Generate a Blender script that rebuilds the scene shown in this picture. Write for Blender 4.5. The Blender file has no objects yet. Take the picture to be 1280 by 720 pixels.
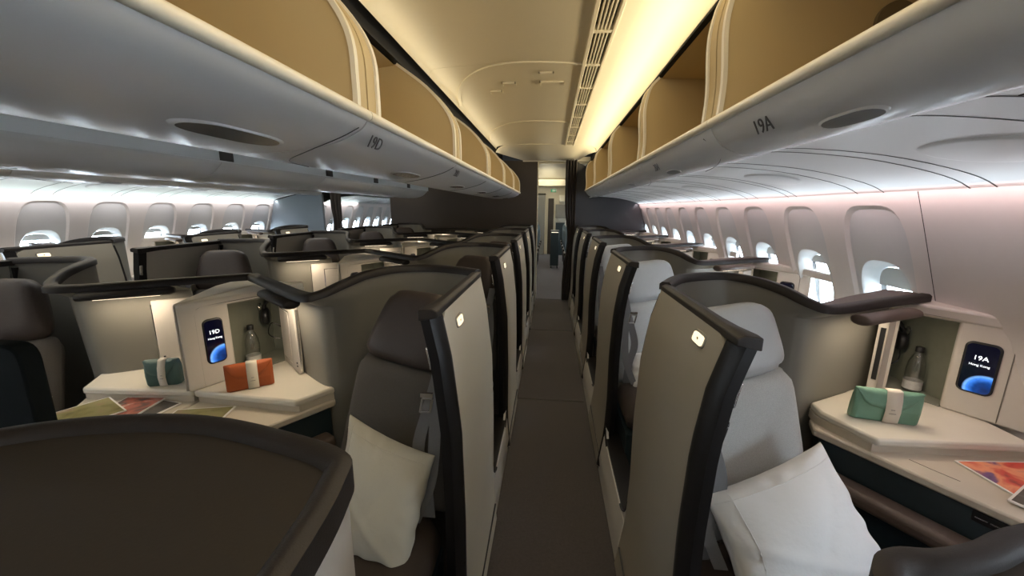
import bpy, bmesh, math, random
from mathutils import Vector, Matrix, Euler
random.seed(7)
SC = bpy.context.scene
COL = SC.collection
XC = -1.49           # cabin centre line (x); the camera stands in the right-hand aisle
PITCH = 1.233        # seat row pitch

# ---------------------------------------------------------------- camera
def set_camera():
    f, yaw, pitch, roll = 483.4, .0976, .2026, .0094
    cy, sy, cp, sp, cr, sr = math.cos(yaw), math.sin(yaw), math.cos(pitch), math.sin(pitch), math.cos(roll), math.sin(roll)
    F = Vector((-sy*cp, cy*cp, -sp)); R = Vector((cy, sy, 0)); U = R.cross(F)
    R2 = R*cr + U*sr; U2 = U*cr - R*sr
    cd = bpy.data.cameras.new('camera'); co = bpy.data.objects.new('camera', cd); COL.objects.link(co)
    m = Matrix((R2, U2, -F)).transposed().to_4x4(); m.translation = (0, 0, 1.55)
    co.matrix_world = m
    cd.sensor_fit = 'HORIZONTAL'; cd.sensor_width = 36; cd.lens = 36*f/1280
    cd.clip_start = .02; cd.clip_end = 200
    SC.camera = co
set_camera()

# ---------------------------------------------------------------- world, lights, exposure
SC.view_settings.view_transform = 'Standard'; SC.view_settings.look = 'None'
SC.view_settings.gamma = 1; SC.view_settings.use_curve_mapping = False
SC.view_settings.exposure = 0.22
w = bpy.data.worlds.new('sky'); SC.world = w; w.use_nodes = True
w.node_tree.nodes['Background'].inputs[0].default_value = (.80, .90, 1, 1)
w.node_tree.nodes['Background'].inputs[1].default_value = 24.0
def area(name, loc, size, energy, color, rot=(0, 0, 0), spread=180):
    l = bpy.data.lights.new(name, 'AREA'); l.shape = 'RECTANGLE'; l.size, l.size_y = size
    l.energy = energy; l.color = color; l.spread = math.radians(spread)
    o = bpy.data.objects.new(name, l); o.location = loc; o.rotation_euler = rot; COL.objects.link(o); return o
PI = math.pi
WARM = (1, .83, .52); COOL = (.78, .9, 1.0); PINK = (1, .72, .70)
# ceiling wash lights in the coves above the bins on both aisles
area('ceiling_wash', (.56, 2.6, 2.26), (.05, 8), 26, WARM, (0, math.radians(128), 0))
area('ceiling_wash', (-.80, 2.6, 2.30), (.05, 8), 5, WARM, (0, math.radians(-128), 0))
area('ceiling_wash', (2*XC-.56, 2.6, 2.26), (.05, 8), 30, WARM, (0, math.radians(-128), 0))
# sidewall light strips in the valance between wall and service panels, shining down the wall
area('sidewall_wash', (1.405, 3.2, 1.640), (.03, 11), 12, PINK, (0, math.radians(-25), 0))
area('sidewall_wash', (2*XC-1.405, 3.2, 1.640), (.03, 11), 21, (.97, .90, .88), (0, math.radians(25), 0))
area('panel_fill', (1.435, 3.2, 1.615), (.03, 11), 4.5, COOL, (0, math.radians(112), 0))  # added upward fill on both sides to brighten the service panels
area('panel_fill', (2*XC-1.435, 3.2, 1.615), (.03, 11), 5.5, (.80, 1, .98), (0, math.radians(-112), 0))
# general cabin lighting in each aisle ceiling
area('aisle_light', (.0, 1.0, 2.33), (.5, 9), 18, (1, .88, .68))
area('aisle_light', (2*XC, 1.0, 2.33), (.5, 9), 45, (.92, .96, 1))
# galley lights behind the photographer, and the cabin beyond the partition
area('galley_light', (0, -1.9, 2.2), (1.6, .8), 12, (.86, .93, 1), (math.radians(50), 0, 0))
area('economy_light', (-.1, 10.2, 2.27), (.8, 6), 35, (1, .92, .7))
area('economy_light', (-.1, 10.2, 1.9), (.3, 5), 9, (1, .88, .6), (math.radians(180), 0, 0))

# ---------------------------------------------------------------- materials
def mat(name, col, rough=.5, metal=0, emit=None, estr=0, noise=0, nscale=40, bump=0, bscale=200, coat=0, spec=.5, sheen=0):
    m = bpy.data.materials.new(name); m.use_nodes = True
    nt = m.node_tree; b = nt.nodes['Principled BSDF']
    b.inputs['Base Color'].default_value = (*col, 1); b.inputs['Roughness'].default_value = rough
    b.inputs['Metallic'].default_value = metal; b.inputs['Coat Weight'].default_value = coat
    b.inputs['Specular IOR Level'].default_value = spec
    b.inputs['Sheen Weight'].default_value = sheen
    tc = nt.nodes.new('ShaderNodeTexCoord')
    if noise:
        n = nt.nodes.new('ShaderNodeTexNoise'); n.inputs['Scale'].default_value = nscale; n.inputs['Detail'].default_value = 6
        nt.links.new(tc.outputs['Object'], n.inputs['Vector'])
        r = nt.nodes.new('ShaderNodeMix'); r.data_type = 'RGBA'
        r.inputs[6].default_value = (*[c*(1-noise) for c in col], 1); r.inputs[7].default_value = (*[min(1, c*(1+noise)) for c in col], 1)
        nt.links.new(n.outputs['Fac'], r.inputs[0]); nt.links.new(r.outputs[2], b.inputs['Base Color'])
    if bump:
        n2 = nt.nodes.new('ShaderNodeTexNoise'); n2.inputs['Scale'].default_value = bscale; n2.inputs['Detail'].default_value = 4
        nt.links.new(tc.outputs['Object'], n2.inputs['Vector'])
        bp = nt.nodes.new('ShaderNodeBump'); bp.inputs['Strength'].default_value = bump; bp.inputs['Distance'].default_value = .004
        nt.links.new(n2.outputs['Fac'], bp.inputs['Height']); nt.links.new(bp.outputs['Normal'], b.inputs['Normal'])
    if emit:
        b.inputs['Emission Color'].default_value = (*emit, 1); b.inputs['Emission Strength'].default_value = estr
    return m
M = {}
M['wall'] = mat('wall_plastic', (.70, .66, .65), .55, bump=.15, bscale=600, noise=.02)
M['recess'] = mat('window_recess_plastic', (.60, .60, .61), .5, bump=.1, bscale=600, noise=.02)
M['winring'] = mat('window_ring_plastic', (.72, .76, .78), .35, noise=.02)
M['shade'] = mat('window_shade', (.50, .52, .53), .5, noise=.02)
M['psu'] = mat('service_panel_plastic', (.62, .64, .64), .38, noise=.03, nscale=3)
M['bin'] = mat('bin_underside_plastic', (.55, .553, .545), .26, noise=.03, nscale=5)
M['lip'] = mat('bin_lip_cream', (.72, .66, .52), .4, noise=.02)
M['tan'] = mat('bin_interior_tan', (.50, .38, .19), .6, noise=.04, nscale=4)
M['tandark'] = mat('bin_hole_brown', (.16, .12, .06), .7, noise=.04)
M['ceil'] = mat('ceiling_cream', (.74, .68, .54), .45, noise=.02)
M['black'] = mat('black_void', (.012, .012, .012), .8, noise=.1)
M['vent'] = mat('vent_dark', (.05, .045, .03), .6, noise=.1)
M['brown'] = mat('brown_partition', (.050, .040, .034), .6, noise=.12, nscale=3, bump=.1)
M['slate'] = mat('slate_partition', (.055, .056, .064), .55, noise=.08, nscale=3)
M['bluegrey'] = mat('blue_grey_partition', (.16, .19, .22), .55, noise=.08, nscale=3)
M['curtain'] = mat('curtain_cloth', (.045, .036, .032), .8, noise=.2, nscale=20, bump=.3)
M['carpet'] = mat('carpet', (.044, .035, .033), .95, noise=.7, nscale=90, bump=1.0, bscale=350, sheen=.2)
M['seam'] = mat('carpet_seam', (.02, .016, .013), .6, noise=.1)
M['rim'] = mat('dark_leather_rim', (.020, .016, .014), .5, bump=.12, bscale=500, noise=.1, spec=.35)
M['tray'] = mat('dark_brown_top', (.030, .025, .020), .6, noise=.12, nscale=7, bump=.05, spec=.3)
M['shell'] = mat('shell_grey_beige', (.185, .176, .150), .5, noise=.05, nscale=6, bump=.06, bscale=400)
M['panelA'] = mat('aisle_panel_taupe', (.30, .275, .225), .42, noise=.03, nscale=4, metal=.15)
M['panelD'] = mat('aisle_panel_cream', (.54, .51, .44), .42, noise=.03, nscale=4)
M['sill'] = mat('aisle_sill_grey', (.50, .48, .45), .45, noise=.03)
M['blacktrim'] = mat('black_gloss_trim', (.008, .007, .007), .4, noise=.1, spec=.3)
M['chrome'] = mat('chrome', (.75, .75, .76), .22, metal=1, noise=.02)
M['leatherbrown'] = mat('brown_leather', (.050, .037, .030), .5, bump=.25, bscale=260, noise=.1, spec=.35)
M['fabbrown'] = mat('brown_grey_fabric', (.092, .083, .073), .9, bump=.6, bscale=900, noise=.25, nscale=300)
M['leatherlit'] = mat('window_lit_leather', (.40, .41, .41), .42, bump=.2, bscale=260, noise=.04)  # pale version of the seat leather, window light put into the colour
M['fablit'] = mat('window_lit_fabric', (.44, .45, .44), .9, bump=.6, bscale=900, noise=.3, nscale=350)  # seat fabric lightened the same way to stand for window light
M['belt'] = mat('seat_belt_webbing', (.17, .17, .175), .7, noise=.1, nscale=200, bump=.3, bscale=700)
M['counter'] = mat('counter_cream', (.70, .66, .57), .35, noise=.04, nscale=9)
M['counterlow'] = mat('table_top_cream', (.55, .49, .40), .4, noise=.05, nscale=9)
M['teal'] = mat('dark_teal_panel', (.016, .028, .034), .4, noise=.1)
M['armrest'] = mat('armrest_brown_leather', (.10, .072, .058), .45, bump=.2, bscale=300, noise=.08)
M['cab'] = mat('cabinet_warm_white', (.60, .56, .51), .42, noise=.03)
M['locker'] = mat('locker_interior', (.24, .25, .20), .5, noise=.1)
M['mirror'] = mat('locker_mirror', (.65, .65, .62), .08, metal=1, noise=.01)
M['badge'] = mat('lit_badge', (1, .9, .7), .5, emit=(1, .86, .62), estr=.85)
M['glyph'] = mat('badge_glyph', (.3, .26, .2), .5, noise=.05)
M['lensgrey'] = mat('lamp_lens_grey', (.10, .10, .095), .25, noise=.2, nscale=20)
M['nearblack'] = mat('near_black_panel', (.010, .013, .014), .8, noise=.1, spec=.05)
M['ink'] = mat('dark_ink', (.03, .03, .03), .6, noise=.05)
M['black2'] = mat('black_plastic', (.014, .014, .015), .35, noise=.1)
M['cotton'] = mat('white_cotton', (.76, .76, .75), .85, bump=.35, bscale=60, noise=.03, nscale=12, sheen=.2)
M['linen'] = mat('cream_linen', (.56, .54, .46), .85, bump=.35, bscale=60, noise=.04, nscale=12, sheen=.2)
M['orange'] = mat('orange_leatherette', (.42, .095, .022), .5, bump=.2, bscale=300, noise=.06)
M['green'] = mat('sage_green_leatherette', (.16, .32, .23), .45, bump=.2, bscale=300, noise=.06)
M['tealkit'] = mat('teal_leatherette', (.07, .14, .125), .5, bump=.2, bscale=300, noise=.06)
M['band'] = mat('paper_band', (.72, .67, .57), .6, noise=.03)
M['paper'] = mat('magazine_paper', (.80, .79, .76), .5, noise=.02)
M['cap'] = mat('bottle_cap_black', (.015, .015, .015), .4, noise=.1)
M['label'] = mat('bottle_label', (.55, .55, .52), .5, noise=.3, nscale=60)
M['econ'] = mat('economy_seat_blue_grey', (.07, .10, .12), .8, noise=.1)
M['exitgreen'] = mat('exit_sign_face', (.0, .12, .06), .5, emit=(.05, .3, .15), estr=.12)
M['white_em'] = mat('screen_lettering', (1, 1, 1), .5, emit=(.9, .95, 1), estr=1.0)
M['lampglow'] = mat('reading_lamp_lens', (1, .9, .75), .5, emit=(1, .82, .6), estr=3)
def glass(name, tint=(1, 1, 1), gl=.08):
    m = bpy.data.materials.new(name); m.use_nodes = True; nt = m.node_tree; nt.nodes.clear()
    o = nt.nodes.new('ShaderNodeOutputMaterial'); t = nt.nodes.new('ShaderNodeBsdfTransparent'); t.inputs[0].default_value = (*tint, 1)
    g = nt.nodes.new('ShaderNodeBsdfGlossy'); g.inputs['Roughness'].default_value = .05
    mx = nt.nodes.new('ShaderNodeMixShader'); lw = nt.nodes.new('ShaderNodeLayerWeight'); lw.inputs[0].default_value = .25
    mm = nt.nodes.new('ShaderNodeMath'); mm.operation = 'MULTIPLY_ADD'; mm.inputs[1].default_value = .6; mm.inputs[2].default_value = gl
    nt.links.new(lw.outputs['Facing'], mm.inputs[0]); nt.links.new(mm.outputs[0], mx.inputs[0])
    nt.links.new(t.outputs[0], mx.inputs[1]); nt.links.new(g.outputs[0], mx.inputs[2]); nt.links.new(mx.outputs[0], o.inputs[0])
    return m
M['pane'] = glass('window_glass', (.96, .99, 1))
M['pet'] = glass('clear_bottle_plastic', (.86, .88, .87), .12)
def screen_mat():
    # earth-from-space picture on the little seat screen: object x = right, object z = up, origin at the screen centre
    m = mat('seat_screen', (.003, .004, .008), .15); nt = m.node_tree; b = nt.nodes['Principled BSDF']
    tc = nt.nodes.new('ShaderNodeTexCoord'); mp = nt.nodes.new('ShaderNodeMapping')
    mp.inputs['Location'].default_value = (-.028, 0, .078)
    d = nt.nodes.new('ShaderNodeVectorMath'); d.operation = 'LENGTH'
    nt.links.new(tc.outputs['Object'], mp.inputs[0]); nt.links.new(mp.outputs[0], d.inputs[0])
    r = nt.nodes.new('ShaderNodeValToRGB'); e = r.color_ramp.elements
    e[0].position = .0; e[0].color = (.0, .01, .06, 1); e[1].position = .0585; e[1].color = (0, 0, .004, 1)
    for p, c in ((.030, (.0, .03, .16, 1)), (.0495, (.05, .22, .8, 1)), (.053, (.25, .5, 1, 1)), (.056, (0, .01, .04, 1))):
        k = e.new(p); k.color = c
    n = nt.nodes.new('ShaderNodeTexNoise'); n.inputs['Scale'].default_value = 60; nt.links.new(tc.outputs['Object'], n.inputs['Vector'])
    mx = nt.nodes.new('ShaderNodeMix'); mx.data_type = 'RGBA'; mx.blend_type = 'MULTIPLY'; mx.inputs[0].default_value = .7
    nt.links.new(d.outputs['Value'], r.inputs[0]); nt.links.new(r.outputs[0], mx.inputs[6]); nt.links.new(n.outputs['Fac'], mx.inputs[7])
    nt.links.new(mx.outputs[2], b.inputs['Emission Color']); b.inputs['Emission Strength'].default_value = 2.2
    return m
M['screen'] = screen_mat()
def print_mat(name, cols, scale, rough=.3):
    m = mat(name, (.5, .5, .5), rough); nt = m.node_tree; b = nt.nodes['Principled BSDF']
    tc = nt.nodes.new('ShaderNodeTexCoord'); n = nt.nodes.new('ShaderNodeTexNoise'); n.inputs['Scale'].default_value = scale
    n.inputs['Detail'].default_value = 3; n.inputs['Distortion'].default_value = 1.5
    r = nt.nodes.new('ShaderNodeValToRGB'); r.color_ramp.interpolation = 'EASE'
    e = r.color_ramp.elements; e[0].position = .3; e[0].color = (*cols[0], 1); e[1].position = .72; e[1].color = (*cols[-1], 1)
    for i, c in enumerate(cols[1:-1]):
        k = e.new(.3+.42*(i+1)/(len(cols)-1)); k.color = (*c, 1)
    nt.links.new(tc.outputs['Object'], n.inputs['Vector']); nt.links.new(n.outputs['Fac'], r.inputs[0]); nt.links.new(r.outputs[0], b.inputs['Base Color'])
    return m
M['print_green'] = print_mat('cover_food_green', [(.06, .05, .02), (.20, .18, .06), (.26, .24, .10), (.30, .20, .12), (.6, .58, .5)], 6)
M['print_red'] = print_mat('cover_coral', [(.7, .68, .62), (.45, .12, .08), (.08, .05, .05), (.6, .55, .5)], 8)
M['print_sunset'] = print_mat('cover_sunset', [(.05, .02, .03), (.62, .07, .05), (.8, .3, .16), (.16, .07, .2), (.05, .05, .12)], 5)
M['print_grey'] = print_mat('cover_dark_photo', [(.02, .02, .02), (.08, .07, .06), (.25, .24, .22)], 9)

# ---------------------------------------------------------------- mesh helpers
class MB:
    def __init__(s): s.v = []; s.f = []
    def add(s, vs, fs):
        k = len(s.v); s.v += [tuple(v) for v in vs]; s.f += [tuple(i+k for i in f) for f in fs]; return s
    def ext(s, pts, vec):
        n = len(pts); vec = Vector(vec); a = [Vector(p) for p in pts]; b = [p+vec for p in a]
        return s.add(a+b, [tuple(range(n))[::-1], tuple(range(n, 2*n))]+[(i, (i+1) % n, n+(i+1) % n, n+i) for i in range(n)])
    def box(s, x0, x1, y0, y1, z0, z1):
        return s.ext([(x0, y0, z0), (x1, y0, z0), (x1, y1, z0), (x0, y1, z0)], (0, 0, z1-z0))
    def poly(s, xy, z0, z1): return s.ext([(x, y, z0) for x, y in xy], (0, 0, z1-z0))
    def loft(s, rings, close=True, caps=True):
        n = len(rings[0]); k = len(s.v); fs = []
        for r in rings: s.v += [tuple(p) for p in r]
        m = n if close else n-1
        for j in range(len(rings)-1):
            for i in range(m):
                fs.append((k+j*n+i, k+j*n+(i+1) % n, k+(j+1)*n+(i+1) % n, k+(j+1)*n+i))
        if caps and close:
            fs.append(tuple(k+i for i in range(n))[::-1]); fs.append(tuple(k+(len(rings)-1)*n+i for i in range(n)))
        s.f += fs; return s
    def tube(s, path, r, n=8, squash=1):
        P = [Vector(p) for p in path]; rings = []
        for i, p in enumerate(P):
            t = (P[min(i+1, len(P)-1)]-P[max(i-1, 0)]).normalized()
            up = Vector((0, 0, 1)) if abs(t.z) < .9 else Vector((0, 1, 0))
            a = t.cross(up).normalized(); b = a.cross(t)
            rr = r[i] if isinstance(r, (list, tuple)) else r
            rings.append([p+a*math.cos(q*2*PI/n)*rr+b*math.sin(q*2*PI/n)*rr*squash for q in range(n)])
        return s.loft(rings)
    def strip(s, path, wd, th, side=None):
        # flat strip following a path; side(i) gives its width direction
        P = [Vector(p) for p in path]; rings = []
        for i, p in enumerate(P):
            t = (P[min(i+1, len(P)-1)]-P[max(i-1, 0)]).normalized()
            a = side if side else t.cross(Vector((0, 0, 1))).normalized()
            a = Vector(a); b = a.cross(t).normalized()
            rings.append([p+a*wd/2+b*th/2, p-a*wd/2+b*th/2, p-a*wd/2-b*th/2, p+a*wd/2-b*th/2])
        return s.loft(rings)
    def lathe(s, prof, c, n=20):
        return s.loft([[(c[0]+r*math.cos(q*2*PI/n), c[1]+r*math.sin(q*2*PI/n), c[2]+z) for q in range(n)] for r, z in prof])
def cr(pts, m=6):
    P = [Vector(p) for p in pts]; out = []
    for i in range(len(P)-1):
        p0, p1, p2, p3 = P[max(i-1, 0)], P[i], P[i+1], P[min(i+2, len(P)-1)]
        for k in range(m):
            t = k/m
            out.append(.5*((2*p1)+(p2-p0)*t+(2*p0-5*p1+4*p2-p3)*t*t+(3*p1-p0-3*p2+p3)*t**3))
    out.append(P[-1]); return out
def interp(x, xs, ys):
    if x <= xs[0]: return ys[0]
    for i in range(len(xs)-1):
        if x <= xs[i+1]: return ys[i]+(ys[i+1]-ys[i])*(x-xs[i])/(xs[i+1]-xs[i])
    return ys[-1]
class B:  # build context: mirror about the cabin centre line
    mir = False
def fx(x): return 2*XC-x if B.mir else x
def fv(p): return Vector((fx(p[0]), p[1], p[2]))
def build(name, mb, m, parent=None, bevel=0, seg=2, smooth=40, subd=0):
    me = bpy.data.meshes.new(name)
    acc = Vector((0, 0, 0)); q = parent
    while q is not None:
        acc += Vector(q.location); q = q.parent
    vs = [fv(p)-acc for p in mb.v]
    me.from_pydata(vs, [], mb.f)
    bm = bmesh.new(); bm.from_mesh(me); bmesh.ops.recalc_face_normals(bm, faces=bm.faces); bm.to_mesh(me); bm.free()
    me.materials.append(M[m] if isinstance(m, str) else m)
    if smooth:
        me.shade_smooth(); me.set_sharp_from_angle(angle=math.radians(smooth))
    o = bpy.data.objects.new(name, me); COL.objects.link(o)
    if parent is not None: o.parent = parent
    if bevel:
        md = o.modifiers.new('bevel', 'BEVEL'); md.width = bevel; md.segments = seg; md.limit_method = 'ANGLE'; md.angle_limit = math.radians(35)
        md.use_clamp_overlap = True
    if subd:
        md = o.modifiers.new('sub', 'SUBSURF'); md.levels = md.render_levels = subd
    return o
def child_at(name, mb, m, parent, origin, **k):
    """mesh child whose own origin sits at `origin` (world, unmirrored)"""
    o = build(name, mb, m, parent, **k)
    acc = Vector((0, 0, 0)); q = parent
    while q is not None: acc += Vector(q.location); q = q.parent
    d = fv(origin)-acc
    o.data.transform(Matrix.Translation(-d)); o.location = d
    return o
def tag(o, label=None, cat=None, group=None, kind=None):
    if label: o['label'] = label
    if cat: o['category'] = cat
    if group: o['group'] = group
    if kind: o['kind'] = kind
    return o
def thing(name, loc, label=None, cat=None, group=None, kind=None):
    o = bpy.data.objects.new(name, None); COL.objects.link(o); o.location = fv(loc); o.empty_display_size = .1
    return tag(o, label, cat, group, kind)
def copy_tree(o, off=None, label=None, parent=None):
    c = o.copy(); COL.objects.link(c)
    if parent is not None: c.parent = parent
    if off is not None: c.location = Vector(o.location)+Vector(off)
    if label: c['label'] = label
    for ch in list(o.children): copy_tree(ch, None, None, c)
    return c
def cushion(c, th, p=6, q=.5, n=14, nrm=None, round_=4, wob=0, flip=1):
    """c: four corners (tl,tr,br,bl); puffed body of thickness th"""
    tl, tr, br, bl = [Vector(x) for x in c]; N = nrm or (tr-tl).cross(bl-tl).normalized()
    N = Vector(N).normalized()
    mb = MB(); idx = {}
    rnd = random.Random(int(th*1e4)+n)
    def pt(u, v):
        a, b = u, v
        if round_:
            # squircle the outline so corners come out rounded
            m = max(abs(u), abs(v))
            if m > 1e-6:
                l = (abs(u)**round_+abs(v)**round_)**(1/round_); k = m/l; k = 1-(1-k)*m
                a, b = u*k, v*k
        s_, t_ = (a+1)/2, (b+1)/2
        return tl*(1-s_)*(1-t_)+tr*s_*(1-t_)+br*s_*t_+bl*(1-s_)*t_
    for side in (1, -1):
        for j in range(n+1):
            for i in range(n+1):
                u = -math.cos(PI*i/n); v = -math.cos(PI*j/n)
                u = .5*u+.5*(-1+2*i/n); v = .5*v+.5*(-1+2*j/n)
                edge = i in (0, n) or j in (0, n)
                if edge and side == -1: continue
                h = max(0, (1-abs(u)**p)*(1-abs(v)**p))**q
                P = pt(u, v)+N*side*th/2*h
                if wob: P += N*side*wob*h**.5*(math.sin(9*u+4*v+side)+math.sin(5*v-7*u*v)+.6*math.sin(17*u*v+3*u))*.4
                idx[(side, i, j)] = len(mb.v); mb.v.append(tuple(P))
    g = lambda s_, i, j: idx[(1 if (i in (0, n) or j in (0, n)) else s_, i, j)]
    for side in (1, -1):
        for j in range(n):
            for i in range(n): mb.f.append((g(side, i, j), g(side, i+1, j), g(side, i+1, j+1), g(side, i, j+1)))
    return mb
def text_mesh(body, size, ext=.0008):
    cu = bpy.data.curves.new('t', 'FONT'); cu.body = body; cu.size = size; cu.extrude = ext; cu.align_x = 'CENTER'; cu.align_y = 'CENTER'
    cu.resolution_u = 3
    o = bpy.data.objects.new('t', cu); COL.objects.link(o)
    dg = bpy.context.evaluated_depsgraph_get(); me = bpy.data.meshes.new_from_object(o.evaluated_get(dg))
    bpy.data.objects.remove(o); return me
def lettering(body, size, origin, right, up, m, parent, name='lettering'):
    """flat text in world (unmirrored) coordinates; in a mirrored build the text still reads correctly"""
    me = text_mesh(body, size); me.materials.clear(); me.materials.append(M[m])
    R_ = Vector(right).normalized(); U_ = Vector(up).normalized()
    if B.mir: R_ = Vector((R_.x, -R_.y, -R_.z)); U_ = Vector((-U_.x, U_.y, U_.z))
    N_ = R_.cross(U_)
    acc = Vector((0, 0, 0)); q = parent
    while q is not None: acc += Vector(q.location); q = q.parent
    mt = Matrix((R_, U_, N_)).transposed().to_4x4(); mt.translation = fv(origin)-acc
    me.transform(mt); o = bpy.data.objects.new(name, me); COL.objects.link(o)
    if parent is not None: o.parent = parent
    return o

# ---------------------------------------------------------------- room shell
Y0, Y1 = -2.2, 14.0
BULK = 6.80
fl = build('floor', MB().box(2*XC-1.7, 1.7, Y0, Y1, -.05, 0), 'carpet'); tag(fl, kind='structure')
for y in (2.964, 4.85, 6.62):
    for s in (0, 1):
        B.mir = bool(s)
        build('seam_strip', MB().box(-.24, .31, y, y+.012, 0, .003), 'seam', fl)
B.mir = False
def wallx(z): return interp(z, [-.05, .3, .8, 1.1, 1.2, 1.36, 1.63, 1.9], [1.55, 1.66, 1.70, 1.645, 1.61, 1.555, 1.460, 1.33])
def sup(a, b, n, t):
    c, s_ = math.cos(t), math.sin(t); A, Bq = abs(c), abs(s_)
    r = 1/max(A, Bq) if n > 30 else (A**n+Bq**n)**(-1/n)
    return a*c*r, b*s_*r
W0, WP = 1.985, .533
SEAM0 = 1.75
ANG = [i*2*PI/48 for i in range(48)]
def wall_side(mir):
    B.mir = mir
    side = 'left' if mir else 'right'
    root = thing('wall_'+side, (1.62, 0, 0), kind='structure')
    nmod = 0
    k = -4
    while SEAM0+1.066*k+1.066 <= Y1+.6:
        ya = SEAM0+1.066*k; has = k >= 0 or k <= -2
        yb = ya+1.066
        if yb < Y0: k += 1; continue
        pm = MB(); rm = MB(); wm = MB()
        if not has:
            ys = [ya+.004, yb-.004]; zs = [1.64, 1.5, 1.36, 1.23, 1.1, .95, .8, .6]
            pm.loft([[(wallx(z), y, z) for z in zs] for y in ys], close=False)
        else:
            for j in range(2):
                yc = ya+.2665+.533*j; e = .004
                def ring(a, b, n, cz, dep, lo=None):
                    out = []
                    for t in ANG:
                        dy, dz = sup(a, b, n, t); z = cz+dz
                        out.append((wallx(z)+dep, yc+dy+lo if lo else yc+dy, z))
                    return out
                r0 = ring(.2665, .52, 99, 1.12, 0); r1 = ring(.190, .385, 4.2, 1.195, 0)
                r2 = ring(.176, .372, 4.2, 1.190, .016); r3 = ring(.150, .205, 2.9, 1.115, .016)
                r4 = ring(.142, .197, 2.9, 1.115, .024); r5 = ring(.122, .175, 2.9, 1.112, .085)
                pm.loft([r0, r1, r2], caps=False)
                rm.loft([r2, r3], caps=False); wm.loft([r3, r4, r5], caps=False)
        zs = [.6, .3, 0]
        lo = MB().loft([[(wallx(z), y, z) for z in zs] for y in (ya+.004, yb-.004)], close=False)
        p = build('wall_panel', pm, 'wall', root, smooth=30)
        build('dado_panel', lo, 'wall', root)
        if has:
            build('window_recess', rm, 'recess', root, smooth=50)
            build('window_reveal', wm, 'winring', root, smooth=50)
            for j in range(2):
                yc = ya+.2665+.533*j; nmod += 1
                wn = thing('window_%d' % (nmod+(40 if mir else 0)), (wallx(1.12)+.09, yc, 1.11), kind='structure')
                def disc(a, b, cz, d, z0=None):
                    pts = []
                    for t in ANG:
                        dy, dz = sup(a, b, 2.9, t); z = cz+dz
                        if z0: z = max(z, z0)
                        pts.append((wallx(z)+d, yc+dy, z))
                    return pts
                build('pane', MB().add(disc(.124, .177, 1.112, .086), [tuple(range(48))]), 'pane', wn)
                hh = [.05, .035, .06, .05, .03, .05, .04, .10][(nmod+k) % 8]
                sh = disc(.121, .174, 1.112, .079, 1.112+.174-hh)
                # drop duplicates on the straight lower edge
                build('window_shade', MB().ext(sh, (.004, 0, 0)), 'shade', wn)
        # dark joint behind panels
        build('panel_joint', MB().loft([[(wallx(z)+.006, y, z) for z in (1.64, 1.5, 1.36, 1.1, .8, .3, 0)] for y in (yb-.03, yb+.03)], close=False), 'black2', root)
        k += 1
    for zz in ((-.05, .93), (1.29, 1.75)):
        build('outer_skin', MB().loft([[(wallx(z)+.14, y, z) for z in (zz[0], (zz[0]+zz[1])/2, zz[1])] for y in (Y0-.3, Y1)], close=False), 'black', root)
    y_ = Y0-.3; wc = [SEAM0+.2665+.533*q for q in list(range(-7, -2))+list(range(0, 24))]
    for q in range(-1, len(wc)):
        a_ = y_ if q < 0 else wc[q]+.13; b_ = wc[q+1]-.13 if q+1 < len(wc) else Y1
        build('outer_skin', MB().loft([[(wallx(z)+.12, y, z) for z in (.90, 1.1, 1.32)] for y in (a_, b_)], close=False), 'black', root)
    # closes the space above the panels
    build('fuselage_skin', MB().loft([[(1.46, y, 1.64), (1.50, y, 1.72), (1.2, y, 2.2), (.8, y, 2.5), (.0, y, 2.62), (XC, y, 2.62)] for y in (Y0, Y1)], close=False), 'black', root)
    # service panels between bin and wall
    ps = thing('trim_%d' % (2 if mir else 1), (1.1, 0, 1.7), kind='structure')
    y = Y0+.2; i = 0
    prof = [(.63, 1.738), (.76, 1.758), (.90, 1.755), (1.10, 1.735), (1.28, 1.70), (1.40, 1.665), (1.462, 1.632)]
    prof = [(p.x, p.y) for p in cr([(a, b, 0) for a, b in prof], 3)]
    wd = [.47, .085, .36, .15]
    END = 5.95 if mir else BULK
    segs = [(y0_, y1_) for (y0_, y1_) in [(Y0, END), (BULK+.6, Y1)]]
    for (a0, a1) in segs:
        y = a0
        while y < a1-.02:
            y2 = min(a1, y+wd[i % 4])
            sv = build('service_panel', MB().loft([[(x, yy, z) for x, z in prof]+[(x, yy, z+.012) for x, z in prof[::-1]] for yy in (y+.003, y2-.003)]), 'psu', ps, smooth=50)
            build('joint_line', MB().strip([(x, y2, z-.0006) for x, z in prof], .005, .001, side=(0, 1, 0)), 'ink', sv)
            if i % 4 == 0 and y2-y > .3 and y < 7:
                # shallow oval pod on the wide panels
                yc = (y+y2)/2; pod = []
                for rr, dz in ((1, .001), (.93, -.005), (.85, -.006), (0.05, -.006)):
                    pod.append([(1.18+.13*math.cos(t)*rr, yc+.16*math.sin(t)*rr, interp(1.18+.13*math.cos(t)*rr, [a for a, b in prof], [b for a, b in prof])+dz) for t in [q*2*PI/24 for q in range(24)]])
                build('oval_pod', MB().loft(pod), 'psu', sv, smooth=60)
            i += 1; y = y2
    build('backing', MB().loft([[(x, yy, z+.016) for x, z in prof] for yy in (Y0, END)], close=False), 'black2', ps)
    B.mir = False
wall_side(False); wall_side(True)

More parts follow.
